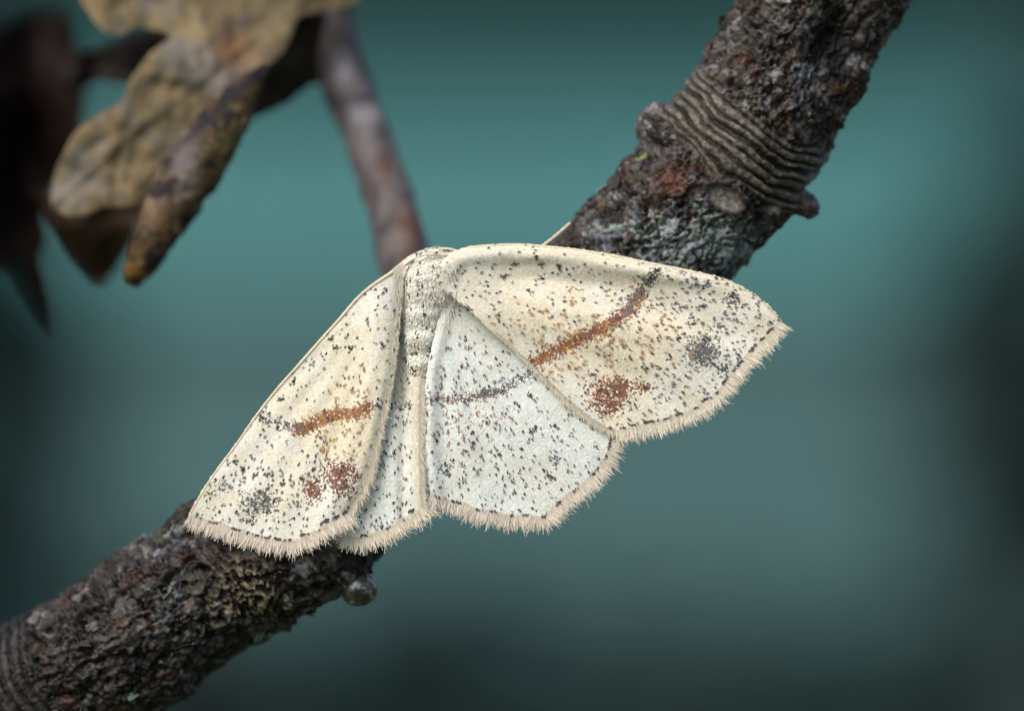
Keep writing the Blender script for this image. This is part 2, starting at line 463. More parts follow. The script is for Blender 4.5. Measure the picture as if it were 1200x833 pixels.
# loose bark flakes and crumbs sitting on the bark
sel = rng.choice(np.where((dd[:, 1] < 0.35) & (wA < .3) & (wB < .5))[0], 1100, replace=False)
nq = newq.reshape(NL, NR, 3)
gs = np.gradient(nq, axis=0); gt = np.roll(nq, -1, 1) - np.roll(nq, 1, 1)
nn = np.cross(gt, gs).reshape(-1, 3); nn /= np.linalg.norm(nn, axis=1)[:, None] + 1e-12
nn *= np.sign((nn * dd).sum(1))[:, None]
fc, fn = newq[sel], nn[sel]
k = len(sel)
ta = np.repeat(tan, NR, 0)[sel] + rng.normal(size=(k, 3)) * .5
ta -= fn * (ta * fn).sum(1)[:, None]; ta /= np.linalg.norm(ta, axis=1)[:, None]
tb = np.cross(fn, ta)
L = (rng.gamma(2.2, 0.045, k) + .05)[:, None]; W = L * rng.uniform(.25, .8, k)[:, None]
tilt = rng.normal(0, .2, (k, 1)); tilt2 = rng.normal(0, .2, (k, 1))
crn = []
for a_, b_ in ((-1, -.6), (-.2, -1), (1, -.5), (.7, .8), (-.6, 1)):
    ja, jb = a_ + rng.normal(0, .25, (k, 1)), b_ + rng.normal(0, .25, (k, 1))
    crn.append(fc + ta * L * ja + tb * W * jb + fn * (0.02 + L * ja * tilt + W * jb * tilt2))
top = np.stack(crn, 1)
bot = top - fn[:, None] * 0.05
v = np.concatenate([top, bot], 1).reshape(-1, 3)
base_i = (np.arange(k) * 10)[:, None]
fl = [np.array(base_i + np.array([[0, 1, 2, 3]])), np.array(base_i + np.array([[0, 3, 4, 4]]))]
quads = [base_i + np.array([[j, j + 5, (j + 1) % 5 + 5, (j + 1) % 5]]) for j in range(5)]
quads.append(base_i + np.array([[0, 1, 2, 3]]))
tris = (base_i + np.array([[0, 3, 4]])).tolist()
fl = np.concatenate(quads).tolist() + tris
cc = c[sel] * rng.uniform(.5, 1.6, (k, 1)) + rng.uniform(0, .008, (k, 1))
pick = rng.random(k)
cc = np.where((pick < .07)[:, None], np.array([.13, .11, .085]) * rng.uniform(.6, 1.2, (k, 1)), cc)
cc = np.where(((pick > .07) & (pick < .11))[:, None], np.array([.12, .16, .135]) * rng.uniform(.6, 1.2, (k, 1)), cc)
fo = obj('bark_flakes', v, fl, M_flake, branch, cols=np.repeat(cc, 10, 0), smooth=False, base=BB)
fo['kind'] = 'stuff'

# buds, gall, moss curl
def blob(name, centre, r3, colr, parent, axis_rot=0, rough_amp=.15, freq=2.0, seed=0, n=40, m_=M_bud, speck=None):
    u = np.linspace(0, np.pi, n); vv = np.linspace(0, 2 * np.pi, 2 * n, endpoint=False)
    U, V = np.meshgrid(u, vv, indexing='ij')
    p = np.stack([np.sin(U) * np.cos(V), np.sin(U) * np.sin(V), np.cos(U)], -1).reshape(-1, 3)
    nz = fbm(p * freq + seed, 4, .55)
    p2 = p * (1 + rough_amp * nz)[:, None] * np.array(r3)
    a = R(axis_rot); ca, sa = math.cos(a), math.sin(a)
    p2 = np.stack([p2[:, 0] * ca + p2[:, 2] * sa, p2[:, 1], -p2[:, 0] * sa + p2[:, 2] * ca], 1) + np.asarray(centre)
    i = np.arange(n * 2 * n).reshape(n, 2 * n)
    f = np.stack([i[:-1], i[1:], np.roll(i, -1, 1)[1:], np.roll(i, -1, 1)[:-1]], -1).reshape(-1, 4)
    cl = np.array(colr) * (1 + 1.2 * nz)[:, None]
    if speck is not None: cl = mix(cl, speck, sstep(.05, .3, fbm(p * 2.2 + seed + 7, 4, .6)))
    return obj(name, p2, f, m_, parent, cols=cl, base=BB)

blob('bud', P(766, 145, 4.2), (0.62, .6, .85), (0.075, .06, .055), branch, 35, .35, 2.4, 3, speck=np.array([.2, .18, .17]))
blob('bud', P(940, 238, 4.5), (0.75, .55, .5), (0.05, .035, .035), branch, 35, .35, 2.2, 9, speck=np.array([.15, .12, .11]))
blob('gall', P(420, 689, 3.2), (0.76, .7, .70), (0.04, .036, .028), branch, 0, .10, 1.6, 21, speck=np.array([.26, .30, .29]), m_=M_gall)
mo = spline(np.array([np.r_[P(756, 178, 3.3), .03], np.r_[P(757, 183, 3.0), .12], np.r_[P(753, 188, 3.0), .17], np.r_[P(747, 188, 3.1), .10], np.r_[P(744, 185, 3.4), .02]])[:, [0, 2, 1, 3]], 24)[:, [0, 2, 1, 3]]
v, f = tube(mo[:, :3], mo[:, 3], 12, .3)
obj('moss_sprig', v, f, M_bud, branch, cols=np.tile([.12, .135, .03], (len(v), 1)), base=BB)

# ------------------------------------------------------------------ side twig and dead leaves
tw = np.array([(545, 470, 6.5, 32), (505, 395, 8.8, 32), (478, 318, 10.5, 31), (462, 255, 11.6, 30), (445, 200, 12.6, 29), (425, 145, 13.6, 28), (412, 115, 14, 31),
               (404, 92, 14.3, 30), (395, 55, 14.8, 27), (386, 10, 15.4, 26), (376, -60, 16.5, 25), (355, -160, 18, 22), (325, -280, 20, 16), (300, -360, 21, 3)], float)
tw[:, 2] = 6.5 + (tw[:, 2] - 6.5) * 1.55
q2 = spline(tw, 260)
pth = P(q2[:, 0], q2[:, 1], q2[:, 2]); rr = q2[:, 3] / PXMM * 1.05
v, f = tube(pth, rr, 60, 0.16, 3)
tx, ty = proj(v)
cc = mix(np.tile([0.10, 0.085, 0.083], (len(v), 1)), np.array([0.042, .032, .03]), sstep(-.1, .25, fbm(v * np.array([1.4, 1.4, .5]) + 2, 4)))
cc = mix(cc, np.array([.22, .21, .23]), np.exp(-((tx - 430) / 16) ** 2 - ((ty - 130) / 22) ** 2) * .8 + np.exp(-((tx - 405) / 10) ** 2 - ((ty - 82) / 16) ** 2) * .8)
cc = mix(cc, np.array([.085, .042, .03]), np.exp(-((tx - 449) / 8) ** 2 - ((ty - 197) / 16) ** 2))
cc = mix(cc, np.array([.12, .062, .04]), np.exp(-((tx - 480) / 16) ** 2 - ((ty - 270) / 30) ** 2) * .8)
cc = mix(cc, np.array([.03, .025, .03]), np.exp(-((ty - (118 - (tx - 410) * .12)) / 8) ** 2) * .9)
twig = obj('side_twig', v, f, M_twig, oak, cols=cc, base=BB)

def leaf(name, outline, depth, colfn, step, label=None, parent=oak, thick=0.12, n=None):
    ol = spline(np.vstack([outline, outline[:1]]), n or len(outline) * 6)[:-1]
    j = np.stack([n2(ol[:, 0], ol[:, 1], 9, 5), n2(ol[:, 0], ol[:, 1], 9, 8)], 1) * 3
    pts, tri = fill(ol + j, step)
    y = depth(pts[:, 0], pts[:, 1])
    v = P(pts[:, 0], pts[:, 1], y)
    o = obj(name, v, tri, M_leaf, parent, cols=colfn(pts[:, 0], pts[:, 1]), base=BB)
    md = o.modifiers.new('thickness', 'SOLIDIFY'); md.thickness = thick * S; md.offset = 0
    if label: o['label'] = label
    return o

veinsA = [[(60, 240), (150, 160), (230, 95), (330, 20), (400, -40)], [(150, 160), (140, 225)], [(165, 145), (100, 190)], [(230, 95), (175, 85)], [(250, 80), (240, 40), (210, -20)], [(190, 130), (215, 135)], [(300, 45), (340, 40)]]
def vein_h(x, y, veins, wd):
    d = np.full(x.shape, 1e9)
    for l in veins: d = np.minimum(d, polydist(l, x, y))
    return np.exp(-(d / wd) ** 2)
def dA(x, y):
    return 12.6 + .9 * n2(x, y, 70, 1.5) + .16 * n2(x, y, 22, 4) - .18 * vein_h(x, y, veinsA, 4) + (x - 200) * .012 + 1.4 * sstep(80, -10, y) + 0.8 * sstep(110, 60, x)
def cA(x, y):
    base_c = np.array([0.185, 0.14, 0.074])
    c_ = base_c * (1 + .5 * n2(x, y, 40, 2)[:, None])
    c_ = mix(c_, np.array([0.185, 0.165, 0.135]), sstep(-.05, .25, n2(x, y, 60, 12)))
    c_ = mix(c_, np.array([0.09, 0.075, 0.07]), sstep(.12, .34, n2(x, y, 16, 21)) * .75)
    c_ = mix(c_, np.array([0.22, 0.10, 0.035]), np.exp(-((x - 272) / 22) ** 2 - ((y - 62) / 18) ** 2) * .9)
    c_ = mix(c_, np.array([0.04, 0.03, 0.03]), np.exp(-((x - 268) / 10) ** 2 - ((y - 36) / 18) ** 2) * .8)
    c_ = mix(c_, np.array([0.24, 0.20, 0.13]), vein_h(x, y, veinsA, 2.5) * .5)
    return c_
olA = np.array([(90, -8), (100, 12), (112, 28), (126, 40), (146, 42), (160, 34), (176, 34), (200, 46), (180, 60), (163, 80), (152, 100), (148, 112), (130, 128), (108, 141), (88, 156), (74, 182),
                (62, 214), (60, 236), (70, 250), (88, 255), (110, 249), (126, 243), (150, 243), (176, 236), (205, 195), (240, 160), (275, 122), (305, 84), (318, 74), (332, 60), (341, 44), (344, 28), (352, 18), (372, 15), (400, 13), (425, -4), (455, -40), (400, -110), (300, -150), (200, -120), (120, -60)], float)
leafA = leaf('dead_leaf', olA, dA, cA, 5, 'large crinkled tan dead leaf with grey mottling')

# rolled lobe of that leaf: a tapering scroll
axis = np.array([(312, 78, 7.3, 4), (292, 100, 7.0, 15), (268, 130, 6.8, 24), (243, 165, 6.6, 31), (218, 202, 6.5, 33), (200, 236, 6.5, 31), (184, 268, 6.5, 27), (170, 296, 6.6, 21), (160, 316, 6.7, 17), (154, 330, 6.9, 11)], float)
axis[:, 2] += 2.6; axis[:, 3] *= np.interp(np.arange(10), [0, 2, 4, 7, 9], [1, 1.2, 1.2, 1.1, 1])
qa = spline(axis, 110)
pth = P(qa[:, 0], qa[:, 1], qa[:, 2]); rr = qa[:, 3] / PXMM * 1.03
na = 90
t_ = np.gradient(pth, axis=0); t_ /= np.linalg.norm(t_, axis=1)[:, None]
a_ = front - t_ * (t_ @ front)[:, None]; a_ /= np.linalg.norm(a_, axis=1)[:, None]; b_ = np.cross(t_, a_)
an = np.linspace(-2.4, 3.3, na)
spi = 1 - 0.06 * (an + 2.4)                        # scroll: radius shrinks as it winds
v = pth[:, None] + (a_[:, None] * np.cos(an)[None, :, None] * .8 + b_[:, None] * np.sin(an)[None, :, None]) * (rr[:, None] * spi[None])[..., None]
v = v.reshape(-1, 3)
v = v + (v - np.repeat(pth, na, 0)) * (fbm(v * .9 + 3, 4) * .25)[:, None]
i = np.arange(110 * na).reshape(110, na)
f = np.stack([i[:-1, :-1], i[:-1, 1:], i[1:, 1:], i[1:, :-1]], -1).reshape(-1, 4)
tx, ty = proj(v)
side = np.tile(an, 110)
cc = np.array([0.065, 0.043, 0.018]) * (1 + .6 * n2(tx, ty, 20, 3)[:, None])
cc = mix(cc, np.array([.15, .13, .13]), np.exp(-((tx - 215) / 18) ** 2 - ((ty - 190) / 40) ** 2) * .9)
cc = mix(cc, np.array([.19, .125, .085]), np.exp(-((tx - 180) / 14) ** 2 - ((ty - 235) / 40) ** 2) * .8)
cc = mix(cc, np.array([.09, .08, .025]), np.exp(-((tx - 268) / 14) ** 2 - ((ty - 160) / 45) ** 2) * .8)
cc = mix(cc, np.array([.17, .085, .02]), np.exp(-((tx - 162) / 20) ** 2 - ((ty - 318) / 16) ** 2) * .9)
cc = mix(cc, np.array([.012, .010, .016]), sstep(.08, .26, n2(tx, ty, 22, 33)) * .85)
cc = mix(cc, np.array([.22, .17, .115]), sstep(.26, .36, n2(tx, ty, 12, 45)) * .6)
edge = np.exp(-((tx - (305 - (ty - 82) * 1.05)) / 9) ** 2) * sstep(200, 150, ty)
cc = mix(cc, np.array([.012, .010, .02]), edge * .9)  # overhang shadow along the upper-left rim, painted into the colour
cl = obj('curled_lobe', v, f, M_leaf, leafA, cols=cc, base=BB)
cl['label'] = 'dark mottled lobe of the dead leaf rolled into a scroll'
md = cl.modifiers.new('thickness', 'SOLIDIFY'); md.thickness = .1 * S; md.offset = 0

dk = lambda base_, sd_: (lambda x, y: np.array(base_) * (1 + .6 * n2(x, y, 30, sd_)[:, None]))
leaf('dead_leaf', np.array([(-60, 40), (-10, 34), (20, 22), (46, 14), (70, 12), (84, 24), (92, 58), (102, 82), (100, 130), (94, 170), (76, 205), (58, 240), (60, 280), (54, 305), (62, 345), (70, 386), (52, 368), (32, 334), (18, 312), (-10, 312), (-60, 330), (-110, 220), (-100, 110)], float),
     lambda x, y: 34 + 3 * n2(x, y, 80, 6) + 2.0 * np.sin(x / 28.), dk((0.009, 0.004, 0.003), 9), 8, 'dark red-brown dead leaf with a pointed lobe')
leaf('dead_leaf', np.array([(40, 225), (90, 235), (165, 235), (160, 270), (146, 300), (132, 322), (116, 331), (96, 312), (76, 286), (58, 255)], float),
     lambda x, y: 20 + 1.2 * n2(x, y, 50, 8) + .02 * (y - 250), dk((0.032, 0.018, 0.010), 4), 6, 'small brown dead leaf lobe in the shade of the tan leaf')
leaf('dead_leaf', np.array([(285, 142), (308, 136), (336, 122), (360, 104), (382, 92), (396, 50), (380, 15), (350, -10), (300, 0), (280, 60), (270, 110)], float),
     lambda x, y: 17.5 + .8 * n2(x, y, 40, 18) + (x - 290) * .018, dk((0.03, 0.023, 0.016), 14), 6, 'shaded dark leaf underside next to the side twig')
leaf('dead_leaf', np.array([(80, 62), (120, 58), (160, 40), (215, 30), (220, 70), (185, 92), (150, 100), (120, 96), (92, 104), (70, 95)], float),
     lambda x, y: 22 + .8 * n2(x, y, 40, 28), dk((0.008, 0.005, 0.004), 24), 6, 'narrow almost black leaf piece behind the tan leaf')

# ------------------------------------------------------------------ the moth
MB = (-3.3, 1.0, 0.0)
moth = empty('moth', tuple(P(500, 340, 1.5)), 'cream speckled moth with rusty wing bands, wings spread over the branch', 'moth')
MB = tuple(P(500, 340, 1.5))

# outlines (photo units)
costaR = np.array([(520, 301), (532, 295), (548, 290), (575, 287.5), (602, 286.5), (632, 288), (680, 293), (720, 299.5), (760, 307.5), (800, 315.5), (840, 324.5), (868, 336), (893, 352), (910, 369), (915, 377)], float)
outerR = np.array([(915, 377), (904, 389), (883, 409), (867, 427), (851, 447), (839, 462), (826, 471), (812, 481), (792, 488), (762, 497), (738, 502), (722, 506)], float)
innerR = np.array([(722, 506), (708, 501), (685, 486), (658, 463), (632, 438), (607, 415), (580, 391), (550, 362), (533, 348)], float)
polyRF = np.vstack([spline(costaR, 90), spline(outerR, 60)[1:], spline(innerR, 50)[1:], [(515, 330)]])
outerRH = np.array([(505, 580), (516, 584), (531, 588), (545, 591), (560, 598), (578, 600), (600, 606), (617, 604), (637, 607), (652, 592), (669, 578), (684, 567), (695, 556), (704, 545), (711, 534), (715, 522), (716, 508)], float)
innerRH = np.array([(522, 345), (515, 372), (508, 402), (502, 432), (499, 465), (498, 500), (499, 540), (505, 580)], float)
polyRH = np.vstack([spline(innerRH, 50), spline(outerRH, 70)[1:], [(690, 470), (640, 420), (590, 375), (550, 340)]])
costaL = np.array([(482, 301), (474, 306), (460, 318), (435, 335), (417, 351), (400, 371), (372, 402), (350, 427), (325, 455), (300, 487), (277, 520), (250, 556), (230, 588), (222, 603)], float)
outerL = np.array([(222, 603), (236, 609), (252, 613), (278, 621), (300, 628), (325, 634), (343, 635), (360, 629), (385, 615), (410, 601)], float)
innerL = np.array([(410, 601), (425, 575), (435, 545), (443, 515), (451, 480), (459, 445), (465, 405), (469, 365), (472, 325)], float)
polyLF = np.vstack([spline(costaL, 70), spline(outerL, 50)[1:], spline(innerL, 50)[1:]])
outerLH = np.array([(400, 622), (412, 631), (427, 630), (450, 622), (470, 611), (488, 601), (504, 588)], float)
polyLH = np.vstack([[(470, 335), (462, 420), (445, 490), (425, 560), (400, 600)], spline(outerLH, 40), [(503, 540), (503, 480), (508, 430), (500, 360)]])

cRx, cRy = spline(costaR, 200).T
def dRF(x, y):
    d = y - np.interp(x, cRx, cRy)
    fade = 1 - sstep(760, 900, x)
    z = 0.10 + 0.0 * x
    z = z + .22 * (1 - sstep(0, 5, d)) - 0.16 * np.exp(-((d - 12) / 9) ** 2) * (.35 + .65 * fade)
    vy = 40 + (x - 640) * .05
    z = z + 0.20 * np.exp(-((d - vy) / 17) ** 2) * fade * sstep(545, 640, x)
    z = z - 0.14 * np.exp(-((d - vy - 50) / 28) ** 2) * fade
    z = z - 0.26 * sstep(610, 525, x)
    z = z + 0.25 * sstep(760, 920, x) + .12 * sstep(60, 170, d)
    # radiating veins
    ang = np.arctan2(y - 318, x - 500)
    rr_ = np.hypot(y - 318, x - 500)
    z = z - 0.022 * np.cos(ang * 46) * sstep(60, 220, rr_) + .04 * n2(x, y, 60, 2)
    return z
def dRH(x, y):
    ang = np.arctan2(y - 330, x - 505)
    rr_ = np.hypot(y - 330, x - 505)
    z = 0.44 + .035 * np.cos(ang * 30) * sstep(40, 160, rr_) + .06 * n2(x, y, 50, 7) + .15 * sstep(500, 600, y)
    return z - .12 * np.exp(-((x - np.interp(y, innerRH[:, 1], innerRH[:, 0]) - 6) / 8) ** 2)
iLx, iLy = innerL[::-1, 0], innerL[::-1, 1]
def dLF(x, y):
    e = np.interp(y, iLy, iLx) - x
    z = 0.02 + np.maximum(465 - x, -10) / 30 * 0.20
    z = z + .20 * np.exp(-(e / 8) ** 2) - .10 * np.exp(-((e - 26) / 14) ** 2)
    ang = np.arctan2(y - 318, x - 478); rr_ = np.hypot(y - 318, x - 478)
    z = z - .022 * np.cos(ang * 46) * sstep(60, 220, rr_) + .04 * n2(x, y, 60, 12)
    return z + .12 * sstep(570, 640, y)
def dLH(x, y):
    z = 0.62 + np.maximum(474 - x, 0) / 30 * 0.18 + .05 * n2(x, y, 40, 19)
    b = 490 + (y - 480) * .03
    z = z - .30 * np.exp(-((x - b) / 9) ** 2) * sstep(420, 470, y) + .12 * np.exp(-((x - 472) / 6) ** 2)
    return z + .15 * sstep(560, 640, y) + .1 * sstep(480, 400, y)
body_k = np.array([  # py, centre px, half width px, depth radius mm, centre depth mm
    (289, 512, 3, .1, 1.2), (292, 511, 14, .45, .9), (299, 508, 27, .6, .65), (310, 506, 33, .66, .55), (325, 505, 34, .68, .55), (340, 503, 31, .62, .58),
    (355, 499, 25, .47, .62), (372, 495, 22, .40, .66), (398, 493, 19, .34, .68), (420, 492, 15, .26, .68), (438, 491, 10, .16, .68), (452, 491, 1, .03, .72)], float)
def bk(y): return [np.interp(y, body_k[:, 0], body_k[:, j]) for j in range(1, 5)]
def dB(x, y):
    cx_, hw, ry, yc = bk(y)
    seg = .045 * np.cos((y - 369) / 29 * 2 * np.pi) * sstep(345, 365, y) * sstep(446, 425, y)
    return yc - ry * np.sqrt(np.clip(1 - ((x - cx_) / hw) ** 2, 0, 1)) + seg * -1

def frame(dfn, x, y, e=1.5):
    """surface point, normal (towards the lens) at photo positions on a surface"""
    p = P(x, y, dfn(x, y))
    a = P(x + e, y, dfn(x + e, y)) - P(x - e, y, dfn(x - e, y))
    b = P(x, y + e, dfn(x, y + e)) - P(x, y - e, dfn(x, y - e))
    n = np.cross(a, b); n /= np.linalg.norm(n, axis=1)[:, None]
    n *= -np.sign(n[:, 1:2])
    return p, n

def scale_mesh(p, n, dx, dy, L, W, lift, cols, base_lift=0.006):
    """overlapping scales: two quads each. dx,dy direction in the picture plane; L,W px"""
    k = len(p)
    t = np.stack([dx, 0 * dx, -dy], 1); t -= n * (t * n).sum(1)[:, None]; t /= np.linalg.norm(t, axis=1)[:, None] + 1e-9
    b = np.cross(n, t)
    L = L[:, None] / PXMM; W = W[:, None] / PXMM; lift = lift[:, None]
    roll = rng.normal(0, .06, (k, 1))
    def v_(a, s, h): return p + t * L * a + b * W * s + n * (base_lift + h * lift + roll * W * s)
    vs = np.stack([v_(-.5, -.28, 0), v_(-.5, .28, 0), v_(.15, -.5, .6), v_(.15, .5, .6), v_(.5, -.27, 1), v_(.5, .27, 1)], 1).reshape(-1, 3)
    bi = (np.arange(k) * 6)[:, None]
    f = np.concatenate([bi + np.array([[0, 2, 3, 1]]), bi + np.array([[2, 4, 5, 3]])])
    return vs, f, np.repeat(cols, 6, 0)

cream = np.array([0.80, 0.735, 0.565]); creamw = np.array([0.82, 0.80, 0.71]); hwhite = np.array([0.79, 0.825, 0.765])
blackc = np.array([0.028, 0.028, 0.034]); greyc = np.array([0.155, 0.155, 0.155]); orange = np.array([0.35, 0.165, 0.068]); rusty = np.array([0.235, 0.108, 0.07]); purple = np.array([.20, .14, .15])

def band(line, x, y, wd):
    return np.exp(-(polydist(line, x, y) / wd) ** 2)
def spot(x, y, cx_, cy_, rx, ry=None, p=2):
    ry = ry or rx
    return np.exp(-(((x - cx_) / rx) ** 2 + ((y - cy_) / ry) ** 2) ** (p / 2))

def chance(c_, target, prob, jitter=.25):
    """whole scales take on another colour with a given probability"""
    m = rng.random(len(prob)) < prob
    tc = np.asarray(target) * (1 + rng.normal(0, jitter, (len(prob), 1)))
    return np.where(m[:, None], np.clip(tc, .01, 1), c_)

def colRF(x, y):
    k = len(x)
    c_ = mix(np.tile(creamw, (k, 1)), cream, sstep(-.25, .2, n2(x, y, 55, 3)) * .8 + .2 * spot(x, y, 700, 400, 90))
    c_ = mix(c_, np.array([.80, .70, .47]), np.clip(spot(x, y, 725, 410, 70, 45) + spot(x, y, 640, 380, 60, 35), 0, 1) * .55)
    c_ = mix(c_, np.array([.80, .72, .52]), sstep(10, 2, y - np.interp(x, cRx, cRy)) * .8)
    m1 = band([(618, 428), (650, 411), (690, 391), (718, 377), (738, 360), (750, 345)], x, y, 7.5)
    c_ = chance(c_, mix(np.tile(orange, (k, 1)), rusty, sstep(-.1, .2, n2(x, y, 14, 31)) ), np.clip(m1 * 1.15, 0, .93))
    m1b = band([(735, 362), (750, 343), (763, 325), (770, 318)], x, y, 5.5)
    c_ = chance(c_, greyc, m1b * .75)
    pr = spot(x, y, 712, 466, 22, 21, 3) * 1.1 + spot(x, y, 728, 450, 14, 8, 3) * .6 + spot(x, y, 752, 453, 14, 6, 3) * .55
    c_ = chance(c_, rusty, np.clip(pr * (1 + 1.2 * n2(x, y, 9, 50)), 0, .92))
    pg = spot(x, y, 823, 412, 19, 17, 3) * .95 + spot(x, y, 846, 429, 10, 8, 3) * .6 + spot(x, y, 855, 352, 9, 12, 3) * .5 + spot(x, y, 838, 382, 12, 6, 3) * .35
    c_ = chance(c_, greyc, np.clip(pg * (1 + 1.4 * n2(x, y, 8, 60)), 0, .9))
    return c_
def colLF(x, y):
    k = len(x)
    c_ = mix(np.tile(creamw, (k, 1)), cream, sstep(-.25, .2, n2(x, y, 50, 23)) * .85)
    c_ = mix(c_, np.array([.80, .69, .45]), np.clip(spot(x, y, 420, 450, 40, 45) + spot(x, y, 395, 505, 50, 35), 0, 1) * .6)
    m1 = band([(352, 501), (366, 497), (378, 489), (392, 485), (412, 484), (430, 478)], x, y, 7.5)
    c_ = chance(c_, mix(np.tile(orange, (k, 1)), rusty, sstep(.05, .3, n2(x, y, 14, 35))), np.clip(m1 * 1.2, 0, .93))
    m2 = band([(303, 487), (318, 492), (335, 497), (350, 500)], x, y, 6)
    c_ = chance(c_, greyc, m2 * .7)
    c_ = chance(c_, purple, band([(432, 477), (447, 473)], x, y, 5) * .5)
    pr = spot(x, y, 401, 559, 17, 20, 3) * 1.05 + spot(x, y, 367, 572, 10, 14, 3) * .9
    c_ = chance(c_, rusty, np.clip(pr * (1 + 1.2 * n2(x, y, 9, 70)), 0, .92))
    pg = spot(x, y, 306, 587, 18, 13, 3) * .95 + spot(x, y, 293, 609, 8, 6, 3) * .4 + spot(x, y, 258, 568, 12, 7, 3) * .35
    c_ = chance(c_, greyc, np.clip(pg * (1 + 1.4 * n2(x, y, 8, 80)), 0, .9))
    return c_
def colRH(x, y):
    k = len(x)
    c_ = mix(np.tile(hwhite, (k, 1)), np.array([.76, .75, .65]), sstep(0, .3, n2(x, y, 60, 90)) * .6)
    m1 = band([(500, 467), (525, 466), (550, 463), (575, 459)], x, y, 6)
    c_ = chance(c_, mix(np.tile(purple * 1.2, (k, 1)), rusty, sstep(0, .2, n2(x, y, 14, 95))), m1 * .6)
    m2 = band([(560, 462), (590, 454), (608, 443), (622, 438)], x, y, 5.5)
    c_ = chance(c_, greyc * .9, m2 * .6)
    c_ = chance(c_, np.array([.5, .36, .30]), spot(x, y, 545, 490, 35, 22) * .22)
    pg = spot(x, y, 650, 539, 6, 8, 3) * .5 + spot(x, y, 522, 547, 10, 9, 3) * .35 + spot(x, y, 541, 546, 6, 6, 3) * .3
    return chance(c_, greyc, pg)
def colLH(x, y):
    k = len(x)
    c_ = np.tile(hwhite, (k, 1))
    tanb = np.array([.66, .60, .45])
    b = 490 + (y - 480) * .03
    c_ = mix(c_, tanb, np.clip(np.exp(-((x - b) / 9) ** 2) + sstep(470, 440, y) * .8 + .5 * np.exp(-((x - 470) / 5) ** 2), 0, 1))
    return chance(c_, purple, band([(450, 474), (478, 473), (490, 470)], x, y, 5) * .55 * (np.abs(x - b) > 7))
def colB(x, y):
    k = len(x)
    c_ = mix(np.tile(creamw, (k, 1)), hwhite, sstep(345, 400, y) * .7 * sstep(440, 415, y))
    c_ = mix(c_, np.array([.68, .62, .47]), sstep(415, 445, y) * .8)
    c_ = mix(c_, cream, sstep(0, .25, n2(x, y, 25, 41)) * .6)
    seg = np.exp(-((y - 369) / 1.6) ** 2) + np.exp(-((y - 398) / 1.6) ** 2)
    return mix(c_, c_ * .5, seg * .6)

def grid_in(poly, sp_):
    x0, y0 = poly.min(0); x1, y1 = poly.max(0)
    gx, gy = np.meshgrid(np.arange(x0, x1, sp_), np.arange(y0, y1, sp_))
    gx = gx.ravel() + rng.uniform(-.6, .6, gx.size) * sp_; gy = gy.ravel() + rng.uniform(-.6, .6, gy.size) * sp_
    m = inside(poly, gx, gy)
    return gx[m], gy[m]

def speck_list(poly, density, avoid=None, keep=None):
    area = 0.5 * abs(np.dot(poly[:, 0], np.roll(poly[:, 1], 1)) - np.dot(poly[:, 1], np.roll(poly[:, 0], 1)))
    k = int(area / density)
    x0, y0 = poly.min(0); x1, y1 = poly.max(0)
    x = rng.uniform(x0, x1, k * 4); y = rng.uniform(y0, y1, k * 4)
    m = inside(poly, x, y)
    if keep is not None: m &= rng.random(k * 4) < keep(x, y)
    return x[m][:k], y[m][:k]

def clump(xs, ys, ns, spread):
    X, Y, I = [], [], []
    for i_, (x, y, n_, s_) in enumerate(zip(xs, ys, ns, spread)):
        X.append(x + rng.normal(0, s_, n_)); Y.append(y + rng.normal(0, s_, n_)); I.append(np.full(n_, i_))
    return np.concatenate(X), np.concatenate(Y), np.concatenate(I)

